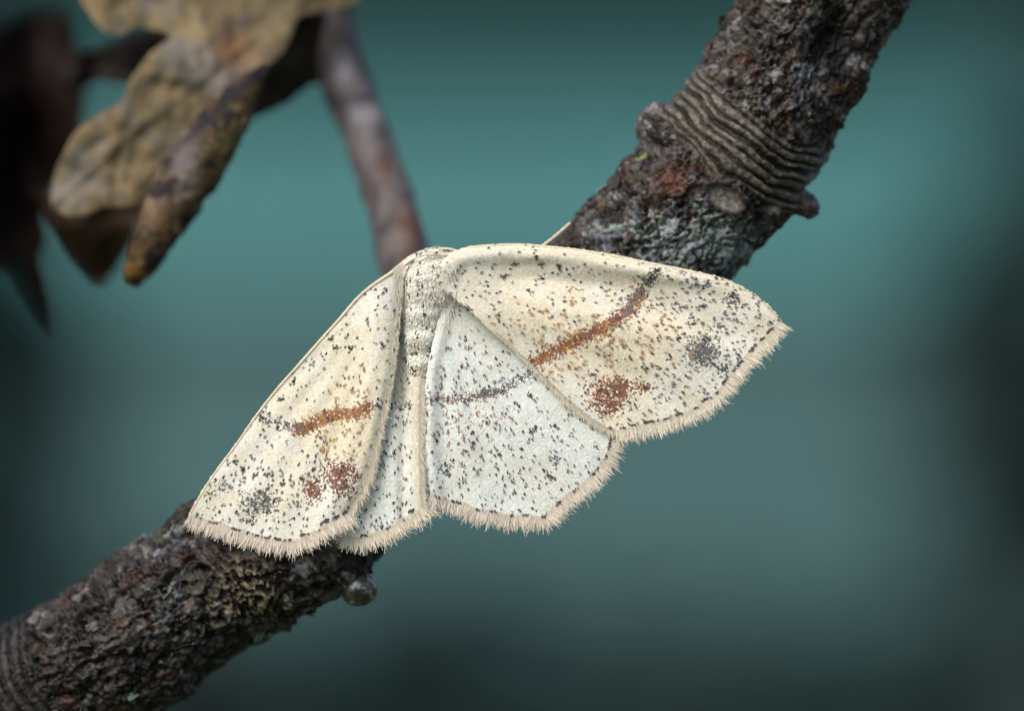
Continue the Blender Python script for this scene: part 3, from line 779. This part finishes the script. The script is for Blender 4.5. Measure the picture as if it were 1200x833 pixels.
def wing(name, poly, dfn, colfn, origin, specks, dashes, label, step=6, spacing=1.35, L0=4.6, W0=3.0):
    pts, tri = fill(poly[::2], step)
    o = obj(name, P(pts[:, 0], pts[:, 1], dfn(pts[:, 0], pts[:, 1]) + .02), tri, M_membrane, moth, base=MB)
    md = o.modifiers.new('thickness', 'SOLIDIFY'); md.thickness = .03 * S; md.offset = 0
    o['label'] = label
    x, y = grid_in(poly, spacing)
    dx, dy = x - origin[0], y - origin[1]
    l = np.hypot(dx, dy) + 1e-6; dx, dy = dx / l, dy / l
    a = rng.normal(0, .16, len(x)); dx, dy = dx * np.cos(a) - dy * np.sin(a), dx * np.sin(a) + dy * np.cos(a)
    p, n = frame(dfn, x, y)
    cl_ = colfn(x, y) * (1 + rng.normal(0, .07, (len(x), 1)))
    wh = rng.random(len(x)) < .10 + .25 * sstep(.05, .3, n2(x, y, 12, 77))
    cl_ = np.where(wh[:, None], cl_ * .45 + np.array([.86, .86, .82]) * .55 * (cl_[:, :1] > .5) + cl_ * .55 * (cl_[:, :1] <= .5), cl_)
    V = [scale_mesh(p, n, dx, dy, rng.normal(L0, .7, len(x)), rng.normal(W0, .4, len(x)), np.abs(rng.normal(.012, .004, len(x))), cl_)]
    # dark scales: specks and the marginal dashes, standing a little proud
    for xs, ys, ns, sprd, colr in specks:
        X, Y, I = clump(xs, ys, ns, sprd)
        m = inside(poly, X, Y); X, Y, I = X[m], Y[m], I[m]
        dx, dy = X - origin[0], Y - origin[1]; l = np.hypot(dx, dy) + 1e-6; dx, dy = dx / l, dy / l
        a = rng.normal(0, .3, len(X)); dx, dy = dx * np.cos(a) - dy * np.sin(a), dx * np.sin(a) + dy * np.cos(a)
        p, n = frame(dfn, X, Y)
        c_ = np.asarray(colr)[I] * (1 + rng.normal(0, .2, (len(X), 1)))
        V.append(scale_mesh(p, n, dx, dy, rng.normal(2.9, .6, len(X)), rng.normal(1.3, .25, len(X)), np.abs(rng.normal(.03, .015, len(X))), c_, .03))
    vs, fs, cs, off = [], [], [], 0
    for v_, f_, c_ in V:
        vs.append(v_); fs.append(f_ + off); cs.append(c_); off += len(v_)
    so = obj('wing_scales', np.vstack(vs), np.vstack(fs), M_scale, o, cols=np.vstack(cs), smooth=False, base=MB)
    so['kind'] = 'stuff'
    return o

def tone(k, opts, probs):
    return np.array(opts)[rng.choice(len(opts), k, p=probs)]
def specks_for(poly, dens, opts, probs, keep=None, nmin=2, nmax=5, s=.9):
    x, y = speck_list(poly, dens, keep=keep)
    return (x, y, rng.integers(nmin, nmax, len(x)), rng.uniform(.5, s, len(x)) , tone(len(x), opts, probs))
def hand(lst, colr, n_=9, s=1.9):
    a = np.array(lst, float)
    return (a[:, 0], a[:, 1], np.full(len(a), n_), np.full(len(a), s), np.tile(colr, (len(a), 1)))
def dash(lst, colr=(0.04, 0.035, 0.045)):
    """marginal dashes: (x, y, length, angle deg)"""
    X, Y = [], []
    for x, y, l_, a_ in lst:
        l_ = l_ * .72
        t = np.linspace(-.5, .5, max(3, int(l_ / 1.2))) * l_
        X += list(x + t * math.cos(R(a_))); Y += list(y + t * math.sin(R(a_)))
    k = len(X)
    return (np.array(X), np.array(Y), np.full(k, 2), np.full(k, .5), np.tile(colr, (k, 1)))

# right forewing
dr = dash([(902, 387, 14, 135 - 180), (893, 397, 6, -48), (882, 408, 14, -48), (867, 425, 12, -50), (860, 433, 6, -50), (850, 445, 14, -52), (840, 460, 4, -50), (826, 468, 9, -35), (815, 478, 4, -30),
           (795, 485, 10, -15), (779, 491, 5, -15), (760, 494, 16, -12), (742, 498, 8, -12), (730, 501, 6, -10), (912, 371, 4, -60)])
keepR = lambda x, y: 1 - .65 * spot(x, y, 690, 400, 75, 60) + .0 * x
og_keep = lambda x, y: np.clip(spot(x, y, 735, 405, 55, 42) + spot(x, y, 650, 385, 55, 32) * .75 + spot(x, y, 690, 430, 40, 30) * .8, 0, 1)
bigR = [(634, 310), (656, 312), (634, 325), (620, 341), (584, 369), (627, 301), (592, 322), (604, 309), (826, 336), (823, 358), (812, 380), (795, 396), (785, 418), (756, 432), (762, 322), (768, 318), (829, 331), (858, 345)]
wing('forewing', polyRF, dRF, colRF, (480, 318),
     [specks_for(polyRF, 135, [blackc * 1.4, greyc * .7, [.12, .07, .07], greyc * 1.5], [.35, .35, .1, .2], keepR, 1, 4, .7),
      specks_for(polyRF, 300, [greyc * .9, purple], [.7, .3], lambda x, y: sstep(700, 820, x), 2, 5, 1.2),
      specks_for(polyRF, 200, [[.43, .24, .115], [.32, .17, .10], [.55, .36, .20]], [.4, .2, .4], og_keep, 3, 8, 1.5),
      hand(bigR, blackc), hand([(672, 352), (668, 340), (712, 340), (660, 370)], [.42, .22, .10], 7, 2.4), dr],
     None, 'cream forewing fully spread, with slanting rust band and grey blotch')
# left forewing
dl = dash([(221, 607, 8, 20), (250, 612, 15, 12), (277, 620, 16, 18), (290, 625, 5, 18), (300, 627, 10, 10), (325, 631, 9, 8), (312, 630, 3, 8), (340, 632, 3, 0), (355, 626, 7, -15), (380, 611, 14, -32), (394, 605, 10, -28), (404, 600, 5, -25)])
bigL = [(276, 540), (284, 549), (298, 557), (331, 566), (394, 407), (410, 408), (448, 404), (387, 397), (330, 467), (308, 490), (345, 446)]
og_keepL = lambda x, y: np.clip(spot(x, y, 418, 448, 30, 34) + spot(x, y, 395, 512, 42, 24) + .3 * spot(x, y, 360, 535, 30, 20), 0, 1)
wing('forewing', polyLF, dLF, colLF, (478, 300),
     [specks_for(polyLF, 130, [blackc * 1.4, greyc * .7, [.12, .07, .07], greyc * 1.5], [.3, .4, .1, .2], lambda x, y: 1 - .6 * spot(x, y, 400, 490, 50, 70), 1, 4, .9),
      specks_for(polyLF, 270, [greyc * .9, purple], [.7, .3], lambda x, y: sstep(500, 590, y), 2, 5, 1.2),
      specks_for(polyLF, 200, [[.43, .24, .115], [.32, .17, .10], [.55, .36, .20]], [.4, .2, .4], og_keepL, 3, 8, 1.5),
      hand(bigL, blackc), hand([(314, 556), (355, 560), (384, 536)], rusty * .7), dl],
     None, 'cream forewing sloping down over the branch, with rust band')
# right hindwing
dh = dash([(512, 582, 6, 30), (535, 588, 16, 12), (560, 597, 6, 15), (577, 599, 8, 5), (599, 604, 4, 0), (616, 603, 7, -5), (637, 605, 7, -10), (654, 590, 12, -42), (674, 574, 12, -38), (685, 567, 5, -45), (697, 553, 16, -50), (710, 536, 9, -70), (714, 520, 16, -82)])
bigH = [(585, 532), (611, 526), (554, 518), (554, 506), (511, 515), (500, 486), (641, 556), (638, 551), (645, 559), (650, 499), (626, 502), (622, 505), (607, 476), (572, 494), (546, 397), (620, 464)]
wing('hindwing', polyRH, dRH, colRH, (505, 300),
     [specks_for(polyRH, 112, [blackc * 1.5, greyc * .7, greyc * 1.5], [.4, .4, .2], lambda x, y: .55 + .45 * sstep(500, 560, y), 1, 4, .9),
      specks_for(polyRH, 330, [rusty * 1.3, purple * 1.4], [.5, .5], lambda x, y: spot(x, y, 540, 470, 45, 60), 2, 5, 1.2),
      hand(bigH, blackc, 7, 1.5), dh],
     None, 'blue-white speckled hindwing fully open below the spread forewing')
# left hindwing
wing('hindwing', polyLH, dLH, colLH, (480, 300),
     [specks_for(polyLH, 85, [blackc * 1.5, greyc * .7, greyc * 1.5], [.4, .4, .2], lambda x, y: np.where(np.abs(x - 490 - (y - 480) * .03) < 8, .1, 1), 1, 4, .9),
      hand([(462, 530), (447, 617)], blackc, 7, 1.4), dash([(427, 627, 9, -8), (482, 598, 10, -25), (455, 618, 6, -20), (442, 632, 4, 0)])],
     None, 'narrow folded strip of hindwing beside the body')

wings = [o for o in COL.objects if o.parent == moth]

# body: one continuous mesh
nb_, nr_ = 120, 64
yy = np.linspace(289.2, 451.8, nb_)
cx_, hw, ry_, yc_ = bk(yy)
an = np.linspace(0, 2 * np.pi, nr_, endpoint=False)
X = cx_[:, None] + hw[:, None] * np.sin(an)[None]; Y = np.repeat(yy[:, None], nr_, 1)
Dp = yc_[:, None] - ry_[:, None] * np.cos(an)[None]
i = np.arange(nb_ * nr_).reshape(nb_, nr_)
f = np.stack([i[:-1], np.roll(i, -1, 1)[:-1], np.roll(i, -1, 1)[1:], i[1:]], -1).reshape(-1, 4)
f = np.vstack([f])
v = P(X.ravel(), Y.ravel(), Dp.ravel())
body = obj('body', v, f, M_membrane, moth, base=MB)
pb = np.array([(a_ - b_ * .97, y_) for y_, a_, b_ in zip(yy, cx_, hw)] + [(a_ + b_ * .97, y_) for y_, a_, b_ in zip(yy[::-1], cx_[::-1], hw[::-1])])
x, y = grid_in(pb, 1.35)
dx, dy = (x - cx_[0]) * .004 + rng.normal(0, .2, len(x)), np.ones(len(x))
p, n = frame(dB, x, y, .8)
VS = [scale_mesh(p, n, dx, dy, rng.normal(6, 1, len(x)), rng.normal(2.4, .4, len(x)), np.abs(rng.normal(.03, .02, len(x))), colB(x, y) * (1 + rng.normal(0, .06, (len(x), 1))))]
xs, ys = speck_list(pb, 80)
X, Y, I = clump(xs, ys, rng.integers(1, 4, len(xs)), np.full(len(xs), .8))
m = inside(pb, X, Y); X, Y, I = X[m], Y[m], I[m]
p, n = frame(dB, X, Y, .8)
VS.append(scale_mesh(p, n, rng.normal(0, .25, len(X)), np.ones(len(X)), rng.normal(5, .8, len(X)), rng.normal(1.5, .3, len(X)), np.full(len(X), .03), np.tile(blackc * 1.5, (len(X), 1)), .035))
off = 0; vs, fs, cs = [], [], []
for v_, f_, c_ in VS: vs.append(v_); fs.append(f_ + off); cs.append(c_); off += len(v_)
bs = obj('body_scales', np.vstack(vs), np.vstack(fs), M_scale, body, cols=np.vstack(cs), smooth=False, base=MB); bs['kind'] = 'stuff'

# hairs and fringes
def hairs(p, d, L, W, cols, nrm, curl=.15, seg=3):
    """tapering flat hairs: p roots (mm), d unit directions, L,W mm"""
    k = len(p)
    b = np.cross(nrm, d); b /= np.linalg.norm(b, axis=1)[:, None] + 1e-9
    cv = rng.normal(0, curl, (k, 1)); cn = rng.normal(0.05, .12, (k, 1))
    rows = []
    for j in range(seg + 1):
        t = j / seg
        c_ = p + d * L[:, None] * t + b * cv * L[:, None] * t * t + nrm * cn * L[:, None] * t * t
        wj = W[:, None] * (1 - .72 * t ** 1.6)
        rows += [c_ - b * wj * .5, c_ + b * wj * .5]
    v = np.stack(rows, 1).reshape(-1, 3)
    n_ = 2 * (seg + 1)
    bi = (np.arange(k) * n_)[:, None]
    f = np.concatenate([bi + np.array([[2 * j, 2 * j + 1, 2 * j + 3, 2 * j + 2]]) for j in range(seg)])
    tcol = np.linspace(.86, 1.06, seg + 1)
    cl_ = (np.asarray(cols)[:, None, None, :] * tcol[None, :, None, None]).repeat(2, 2).reshape(-1, 3)
    return v, f, cl_

def fringe(parent, line, dfn, out_sign, length, colr, per=1.1, inset=3, lean=0.0, droop=.04, layers=3, gap=.25, taper=0):
    n_ = int(np.sum(np.linalg.norm(np.diff(line, axis=0), axis=1)) * per)
    V = []
    ln_ = spline(line, n_)
    t = np.gradient(ln_, axis=0); t /= np.linalg.norm(t, axis=1)[:, None]
    nrm2 = np.stack([t[:, 1], -t[:, 0]], 1) * out_sign
    s_ = np.arange(n_)
    for lay in range(layers):
        x = ln_[:, 0] + rng.normal(0, .5, n_) - nrm2[:, 0] * inset * (1 - .3 * lay); y = ln_[:, 1] + rng.normal(0, .5, n_) - nrm2[:, 1] * inset * (1 - .3 * lay)
        cl_n = n2(s_, 0 * s_ + lay * 9, 6 * per / 1.3, 3 + lay, 2)
        a = lean + .32 * n2(s_, 0 * s_, 8 * per, 12 + lay * .3, 2) + rng.normal(0, .07, n_)
        d2 = np.stack([nrm2[:, 0] * np.cos(a) - nrm2[:, 1] * np.sin(a), nrm2[:, 0] * np.sin(a) + nrm2[:, 1] * np.cos(a)], 1)
        p, nn_ = frame(dfn, x, y)
        d3 = np.stack([d2[:, 0], np.full(n_, droop) + rng.normal(0, .05, n_), -d2[:, 1]], 1); d3 /= np.linalg.norm(d3, axis=1)[:, None]
        L = (length * (1 - .18 * lay) * (1 + .35 * cl_n) + inset) * rng.normal(1, .16, n_) / PXMM
        if taper: L = L * (.25 + .75 * sstep(n_, n_ * (1 - taper), s_))
        keep = n2(s_, 0 * s_, 4 * per, 40 + lay, 2) > -gap - .12
        c_ = np.asarray(colr) * (1 + rng.normal(0, .09, (n_, 1)) - .10 * lay * 0)
        nv = np.tile(np.array([0, -1.0, 0]), (n_, 1))
        hv, hf, hc = hairs((p - np.array([0, .012 + .012 * lay, 0]))[keep], d3[keep], L[keep], np.full(n_, 1.15 / PXMM)[keep], c_[keep], nv[keep])
        V.append((hv, hf, hc))
    off = 0; vs, fs, cs = [], [], []
    for v_, f_, c_ in V: vs.append(v_); fs.append(f_ + off); cs.append(c_); off += len(v_)
    o = obj('fringe', np.vstack(vs), np.vstack(fs), M_hair, parent, cols=np.vstack(cs), smooth=False, base=MB); o['kind'] = 'stuff'
    return o
fcol = (0.74, 0.675, 0.54); fpink = (0.74, 0.66, 0.55); fgrey = (0.62, 0.575, 0.455); fcream = (0.68, 0.625, 0.49)
wRF, wLF, wRH, wLH = wings
OUT = (1, -1, -1, -1)
fringe(wRF, outerR, dRF, OUT[0], 15.5, fcol, per=2.1)
fringe(wRF, innerR[:7], dRF, OUT[0], 10, fcream, per=1.9, lean=-.8, inset=3, taper=.7, droop=.2)
fringe(wLF, outerL, dLF, OUT[1], 16, fpink, per=2.1)
fringe(wLF, innerL[:8], dLF, OUT[1], 15, fcream, per=1.9, lean=.95, inset=3, taper=.85, droop=.22)
fringe(wRH, outerRH, dRH, OUT[2], 16, fpink, per=2.1)
fringe(wLH, outerLH, dLH, OUT[3], 16, fcol, per=2.1)
fringe(wLH, np.array([(497, 440), (495, 500), (494, 550), (497, 592)]), dLH, 1, 8, fgrey, per=1.2, lean=.9, inset=4)

def rib(parent, line, dfn, r0, r1):
    l_ = spline(line, 90); z = dfn(l_[:, 0], l_[:, 1] + .5)
    v_, f_ = tube(P(l_[:, 0], l_[:, 1] + .8, z), np.linspace(r0, r1, 90) / PXMM, 10)
    k_ = len(v_)
    return obj('costal_vein', v_, f_, M_hair, parent, cols=np.tile([.76, .67, .48], (k_, 1)) * (1 + .25 * fbm(v_ * 3, 3)[:, None]), base=MB)
rib(wRF, costaR[2:], dRF, 2.2, 1.2)
rib(wLF, costaL[2:], dLF, 2.2, 1.2)

# soft hair over the shoulders and down the wing roots
k = 3400
x = rng.normal(0, 1, k); y = rng.uniform(297, 395, k)
grp = rng.choice(3, k, p=[.5, .33, .17])
x = np.where(grp == 0, 470 + x * 3.5 + (y - 340) * -.03, np.where(grp == 1, 520 + x * 8 + (y - 330) * -.12, 505 + x * 16))
y = np.where(grp == 2, rng.uniform(297, 385, k), np.where(grp == 1, rng.uniform(300, 360, k), rng.uniform(303, 470, k)))
def dTop(x, y):
    d = dB(x, y)
    cx_, hw, ry, yc = bk(y)
    d = np.where(np.abs(x - cx_) > hw * .97, 9, d)
    d = np.where(inside(polyRF, x, y), np.minimum(d, dRF(x, y)), d)
    d = np.where(inside(polyLF, x, y), np.minimum(d, dLF(x, y)), d)
    d = np.where(inside(polyLH, x, y), np.minimum(d, dLH(x, y)), d)
    d = np.where(inside(polyRH, x, y), np.minimum(d, dRH(x, y)), d)
    return d
d_ = dTop(x, y); m = d_ < 5; x, y, d_, grp = x[m], y[m], d_[m], grp[m]; k = len(x)
p = P(x, y, d_ - .02)
dirx = np.where(grp == 1, .35, np.where(grp == 0, -.05, 0)) + rng.normal(0, .22, k)
d3 = np.stack([dirx, -np.abs(rng.normal(.03, .04, k)), -np.ones(k)], 1); d3 /= np.linalg.norm(d3, axis=1)[:, None]
hc = mix(np.tile(creamw, (k, 1)), np.array([.70, .63, .47]), np.clip((grp == 0) * .6 + rng.uniform(-.1, .4, k), 0, 1))
hc = np.where((rng.random(k) < .06)[:, None], np.array([.16, .14, .13]), hc)
hv, hf, hcl = hairs(p, d3, rng.normal(6.5, 2, k) / PXMM, np.full(k, .9 / PXMM), hc, np.tile([0, -1., 0], (k, 1)))
ho = obj('shoulder_hair', hv, hf, M_hair, body, cols=hcl, smooth=False, base=MB); ho['kind'] = 'stuff'

# antennae folded back along the front edge, and legs gripping the bark
M_leg = mat('moth_leg', base=(0.62, 0.52, 0.36), rough=0.5, vcol=False, tintnoise=(6000, .8, 1.1))
def strand(name, pts, r, parent=moth):
    q_ = spline(np.array([list(P(a, b, c_)) for a, b, c_ in pts])[:, [0, 2, 1]], 40)[:, [0, 2, 1]]
    rr_ = np.linspace(r[0], r[1], 40) * (1 + .12 * np.sin(np.arange(40) * 2.4))
    v_, f_ = tube(q_, rr_, 8)
    return obj(name, v_, f_, M_leg, parent, base=MB)
strand('antenna', [(508, 293, .6), (524, 291.5, .3), (537, 295, .1), (530, 299, 0), (515, 299, -.1), (498, 299, -.2), (484, 304, -.1), (474, 311, .1)], (.055, .03))
strand('antenna', [(504, 293, .7), (492, 295.5, .5), (480, 301, .4), (468, 310, .5), (456, 320, .55)], (.055, .03))
strand('leg', [(590, 320, 1.0), (625, 296, 1.3), (646, 281, 1.75), (668, 262, 2.6)], (.09, .07))
strand('leg', [(500, 345, 1.0), (520, 380, 1.5), (560, 400, 2.1)], (.10, .06))
strand('leg', [(505, 350, 1.0), (500, 400, 1.3), (480, 450, 2.2)], (.10, .06))
strand('leg', [(495, 345, 1.0), (470, 420, 1.2), (440, 500, 2.2)], (.10, .06))
strand('leg', [(495, 340, 1.0), (480, 400, 1.4), (455, 470, 2.4)], (.10, .06))
strand('leg', [(510, 345, 1.0), (545, 370, 1.5), (600, 380, 2.4)], (.10, .06))

# shrubs added out of focus before the fence, as lens vignette stand-ins
def side(px, spread):
    out = []
    for tops, r, k, off in ((300, 60, 420, 0), (-50, 45, 120, spread)):
        x = P(px + off, 0, 950)[0]; z = -H0 + 120 if off == 0 else P(0, 350, 950)[2]
        while z < P(0, tops, 950)[2]:
            out.append(((x + random.uniform(-12, 12), 950 + random.uniform(-30, 30), z, r, r * .8, r * 1.2), k)); z += r
    return out
shrub('added_shrub', 'added dark blurred leafy shrub for edge darkening, standing in front of the fence beside the thick branch end', P(1390, 0, 950)[0], 950, side(1390, 60), 0, 5)
shrub('added_shrub', 'added dark blurred leafy shrub for edge darkening, standing in front of the fence behind the dead leaves', P(-190, 0, 950)[0], 950, side(-190, -60), 0, 6)
low = []
for px in range(-60, 1300, 110):                      # loose, uneven top of the added low shrub
    for lift, kk in ((0, 60), (-70, 34), (-150, 16)):
        low.append(((P(px + random.uniform(-40, 40), 0, 980)[0], 980 + random.uniform(-25, 25), P(0, 1010 + lift + random.uniform(-35, 35), 980)[2], 30, 28, 30), kk))
low = [((P(px, 0, 980)[0], 980, -H0 + 520, 60, 45, 480), 500) for px in (0, 300, 600, 900, 1200)] + low
shrub('added_shrub', 'added low dark blurred shrub for bottom darkening, along the foot of the fence below the moth', P(600, 0, 980)[0], 980, low, 0, 8)
